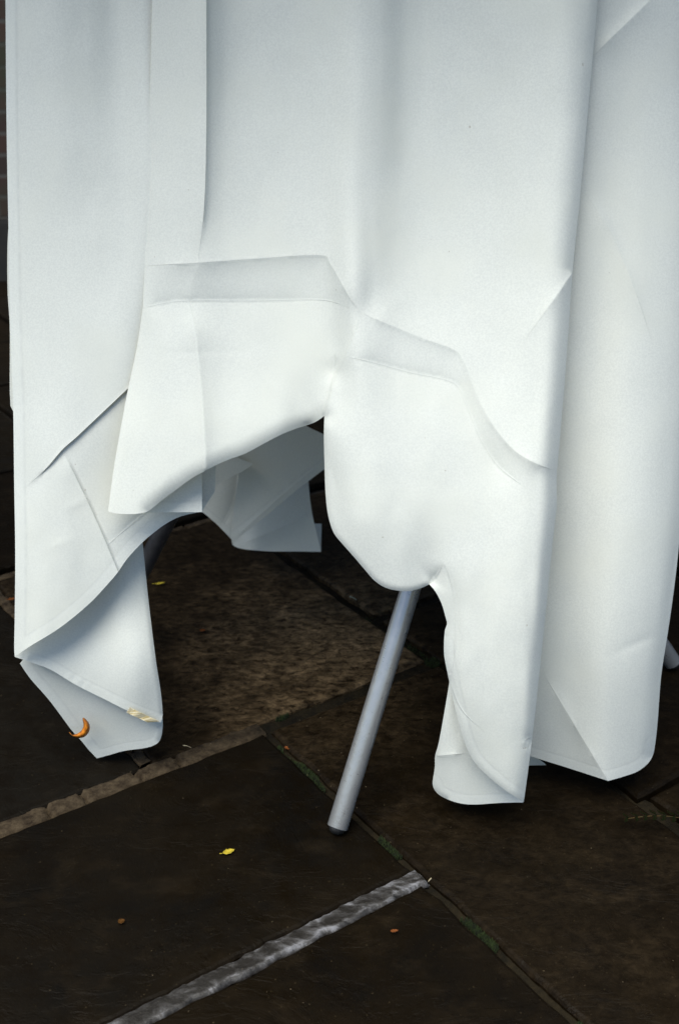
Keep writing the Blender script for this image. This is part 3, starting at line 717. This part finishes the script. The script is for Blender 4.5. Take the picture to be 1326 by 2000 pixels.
CH.extend([.99] * (len(CV) - len(CH)))
cl = mesh_obj('tablecloth', CV, CF, M_CLOTH, smooth=True)
at = cl.data.attributes.new('hem_distance', 'FLOAT', 'POINT'); at.data.foreach_set('value', CH)
CC.extend([.99] * (len(CV) - len(CC)))
cl.data.attributes.new('fold_distance', 'FLOAT', 'POINT').data.foreach_set('value', CC)
tag(cl, 'creased white tablecloth draped over the tall table, its hems hanging near the dark slabs', 'tablecloth')
bm = bmesh.new(); bm.from_mesh(cl.data); bmesh.ops.recalc_face_normals(bm, faces=bm.faces); bm.to_mesh(cl.data); bm.free()
for p in cl.data.polygons: p.use_smooth = True
cl.data.set_sharp_from_angle(angle=R(64))
sol = cl.modifiers.new('thickness', 'SOLIDIFY'); sol.thickness = .0007; sol.offset = 0
bpy.context.view_layer.update()
baked = bpy.data.meshes.new_from_object(cl.evaluated_get(bpy.context.evaluated_depsgraph_get()))
cl.modifiers.clear(); cl.data = baked; baked.name = 'tablecloth'
for p in baked.polygons: p.use_smooth = True
baked.set_sharp_from_angle(angle=R(60))
# sewn-in tag
tg = []
quad = [(248, 1392), (254.5, 1382), (311, 1409), (289, 1411)]
nU = 10
for i in range(nU + 1):
    t = i / nU
    top = np.array(quad[1]) * (1 - t) + np.array(quad[2]) * t; bot = np.array(quad[0]) * (1 - t) + np.array(quad[3]) * t
    for q in (top, bot):
        yy = float(f_t1(np.array([q[0]]), np.array([q[1]]))[0]); tg.append(P(q[0], q[1], yy + FLARE * (1 - sstep((q[1] + 150) / 1720)) - .0065 + .0006 * math.sin(i * 1.3)))
to = mesh_obj('care_tag', tg, [(2 * i, 2 * i + 1, 2 * i + 3, 2 * i + 2) for i in range(nU)], M_TAG, cl)
to['label'] = 'small beige woven tag sewn into the hem of the lower left tail'
sm = to.modifiers.new('thickness', 'SOLIDIFY'); sm.thickness = .0006

# ---------------------------------------------------------------- leaves and litter on the slabs
def leaf(name, px, py, length, width, ang, mat, label, curl_=.2, z=.003, cat='leaf', group=None, loc=None, roll=0.0, stem=.25, tilt=0.0):
    nL, nW = 14, 6; vs_, fs = [], []
    for i in range(nL + 1):
        t = i / nL; wv = width * math.sin(math.pi * t ** .85) ** .8 * (1 + .10 * math.sin(t * 31 + px)) if 0 < t < 1 else 0
        for j in range(nW + 1):
            s = j / nW * 2 - 1; x = (t - .5) * length; y = s * wv * .5
            zz_ = curl_ * (abs(s) ** 1.5) * wv + curl_ * length * .5 * (2 * t - 1) ** 2 + .0004 * math.sin(t * 20 + s * 6)
            vs_.append((x, y, zz_))
    for i in range(nL):
        for j in range(nW): a_ = i * (nW + 1) + j; fs.append((a_, a_ + 1, a_ + nW + 2, a_ + nW + 1))
    if stem:
        b0 = len(vs_); sl = length * stem
        for k in range(4):
            t = k / 3; x = -length / 2 - sl * t; zc = curl_ * length * .5 + .0004 * k
            vs_ += [(x, -.0004, zc), (x, .0004, zc), (x, 0, zc + .0006)]
        for k in range(3):
            for q in range(3): a_ = b0 + k * 3; fs.append((a_ + q, a_ + (q + 1) % 3, a_ + 3 + (q + 1) % 3, a_ + 3 + q))
    o = mesh_obj(name, vs_, fs, mat, smooth=True); o.location = loc or G(px, py, z); o.rotation_euler = (roll, tilt, ang)
    md = o.modifiers.new('thickness', 'SOLIDIFY'); md.thickness = .0003
    tag(o, label, cat, group); return o
leaf('fallen_leaf', 447, 1664, .017, .0095, R(28), M_LY, 'bright yellow leaf lying alone on the dark slab left of the leg foot', .12, group='fallen leaves')
leaf('fallen_leaf', 313, 1140, .020, .0075, R(20), M_LY, 'slim yellow leaf with green tip beside the left tail of the cloth', .14, group='fallen leaves')
leaf('fallen_leaf', 396, 1232, .011, .0085, R(8), M_LR, 'small rust red leaf scrap on the pale slab under the table', .15, stem=0, group='fallen leaves')
leaf('fallen_leaf', 238, 1800, .009, .0085, R(40), M_LB, 'dull brown leaf scrap on the slab near the front left', .15, stem=0, group='fallen leaves')
leaf('fallen_leaf', 24, 1171, .014, .009, R(25), M_LR, 'reddish leaf at the far left edge beside the cloth', .2, group='fallen leaves')
leaf('fallen_leaf', 561, 1462, .010, .007, R(-40), M_LR, 'orange brown leaf scrap caught in the mossy joint behind the leg foot', .2, z=-.004, stem=0, group='fallen leaves')
leaf('fallen_leaf', 770, 1819, .010, .005, R(10), M_LR, 'tiny tan leaf scrap below the grey mortar line', .2, stem=0, group='fallen leaves')
# orange leaf curled against the cloth's lowest left edge
nL = 22; vs_, fs = [], []
Y0 = 1.372
cpts = smooth_poly([(136, 1430), (142, 1436), (152, 1437), (163, 1433), (169, 1424), (169, 1414), (163, 1402)], 2.2)
half = [0.8 + 6.2 * math.sin(math.pi * min(1, max(0, (i / (len(cpts) - 1) - .12) / .88))) ** .8 for i in range(len(cpts))]
for i, q in enumerate(cpts):
    d = cpts[min(i + 1, len(cpts) - 1)] - cpts[max(i - 1, 0)]; nrm = np.array([-d[1], d[0]]) / (np.linalg.norm(d) + 1e-6)
    for s, dy in ((-1, .004), (-.5, .0), (0, -.003), (.5, 0.0), (1, .005)):
        pq = q + nrm * s * half[i]; vs_.append(P(pq[0], pq[1], Y0 + dy - .006 * math.sin(i / len(cpts) * 3)))
for i in range(len(cpts) - 1):
    for j in range(4): a_ = i * 5 + j; fs.append((a_, a_ + 1, a_ + 6, a_ + 5))
o = mesh_obj('curled_leaf', vs_, fs, M_LO, smooth=True); md = o.modifiers.new('thickness', 'SOLIDIFY'); md.thickness = .0004
tag(o, 'curled bright orange leaf clinging to the lowest left corner of the white cloth', 'leaf')
# small weed sprig growing out of the joint at the right
M_STEM = leaf_mat('stem', (.05, .03, .012), (.035, .03, .012))
sp_o = empty('weed_sprig', G(1345, 1600)); tag(sp_o, 'low dark green sprig with paired leaflets growing from the joint at the right edge', 'plant')
spine = [G(1345 - 120 * t, 1600 - 16 * math.sin(t * 3) * .4, .006 + .02 * math.sin(t * 2.6)) for t in np.linspace(0, 1, 14)]
vs_, fs = [], []
for i, q in enumerate(spine):
    for k in range(5): an = k * 1.2566; vs_.append(q + Vector((0, math.cos(an) * .0008, math.sin(an) * .0008)))
for i in range(len(spine) - 1):
    for k in range(5): fs.append((i * 5 + k, i * 5 + (k + 1) % 5, i * 5 + 5 + (k + 1) % 5, i * 5 + 5 + k))
so = mesh_obj('stem', vs_, fs, M_STEM, sp_o, smooth=True); local(so)
k = 0
for i in range(1, 14, 2):
    for sgn in (1, -1):
        an = R(180) - sgn * R(random.uniform(48, 68)); ln = .0145 - .0004 * i
        dv = Vector((math.cos(an), math.sin(an), 0))
        lf = leaf('leaflet', 0, 0, ln, ln * .62, an, M_LG, None, .10, cat=None, loc=tuple(spine[i] + dv * ln * .62 + Vector((0, 0, .001))), stem=.15, roll=.2 * sgn)
        lf.parent = sp_o; local(lf); k += 1
# straws and a pale petal
def twig(px0, py0, px1, py1, r, mat, label, cat='straw', z=.003):
    a_, b_ = G(px0, py0, z), G(px1, py1, z + .002); m_ = (a_ + b_) / 2 + Vector((.001, .002, .001)); vs_, fs = [], []
    pts_ = [a_.lerp(m_, t).lerp(m_.lerp(b_, t), t) for t in np.linspace(0, 1, 9)]
    for i, q in enumerate(pts_):
        for k in range(6): an = k * 1.047; rr = r * (1 - .5 * i / 8); vs_.append(q + Vector((-math.cos(an) * rr * .3, math.cos(an) * rr, math.sin(an) * rr)))
    for i in range(8):
        for k in range(6): fs.append((i * 6 + k, i * 6 + (k + 1) % 6, i * 6 + 6 + (k + 1) % 6, i * 6 + 6 + k))
    o = mesh_obj('straw', vs_, fs, mat, smooth=True); tag(o, label, cat); return o
twig(358, 1456, 374, 1461, .0007, M_STRAW, 'short pale straw lying on the pale mortar joint')
twig(683, 1165, 696, 1172, .0007, leaf_mat('pale_stem', (.30, .38, .34), (.2, .3, .2)), 'pale greenish stem fragment on the slab behind the grey leg')
twig(842, 1716, 836, 1722, .0012, M_STRAW, 'small tan fragment at the end of the grey mortar line')
# grit
rnd = random.Random(11); vs_, fs = [], []
for _ in range(190):
    px, py = rnd.uniform(280, 1320), rnd.uniform(1040, 1990)
    if rnd.random() < .6: px, py = rnd.gauss(740, 130), rnd.gauss(1340, 90)
    c = G(px, py, .002); s = rnd.uniform(.0003, .0007); i = len(vs_)
    for d in ((1, 0, 0), (-1, 0, 0), (0, 1, 0), (0, -1, 0), (0, 0, 1), (0, 0, -1)):
        vs_.append(c + Vector(d) * s * rnd.uniform(.6, 1.3))
    for f in ((0, 2, 4), (2, 1, 4), (1, 3, 4), (3, 0, 4), (2, 0, 5), (1, 2, 5), (3, 1, 5), (0, 3, 5)): fs.append(tuple(i + q for q in f))
gr = mesh_obj('grit', vs_, fs, flat_noise('grit', (.08, .055, .03), (.20, .15, .08), 90)); tag(gr, 'scattered grit and crumbs on the dark slabs', 'grit', kind='stuff')
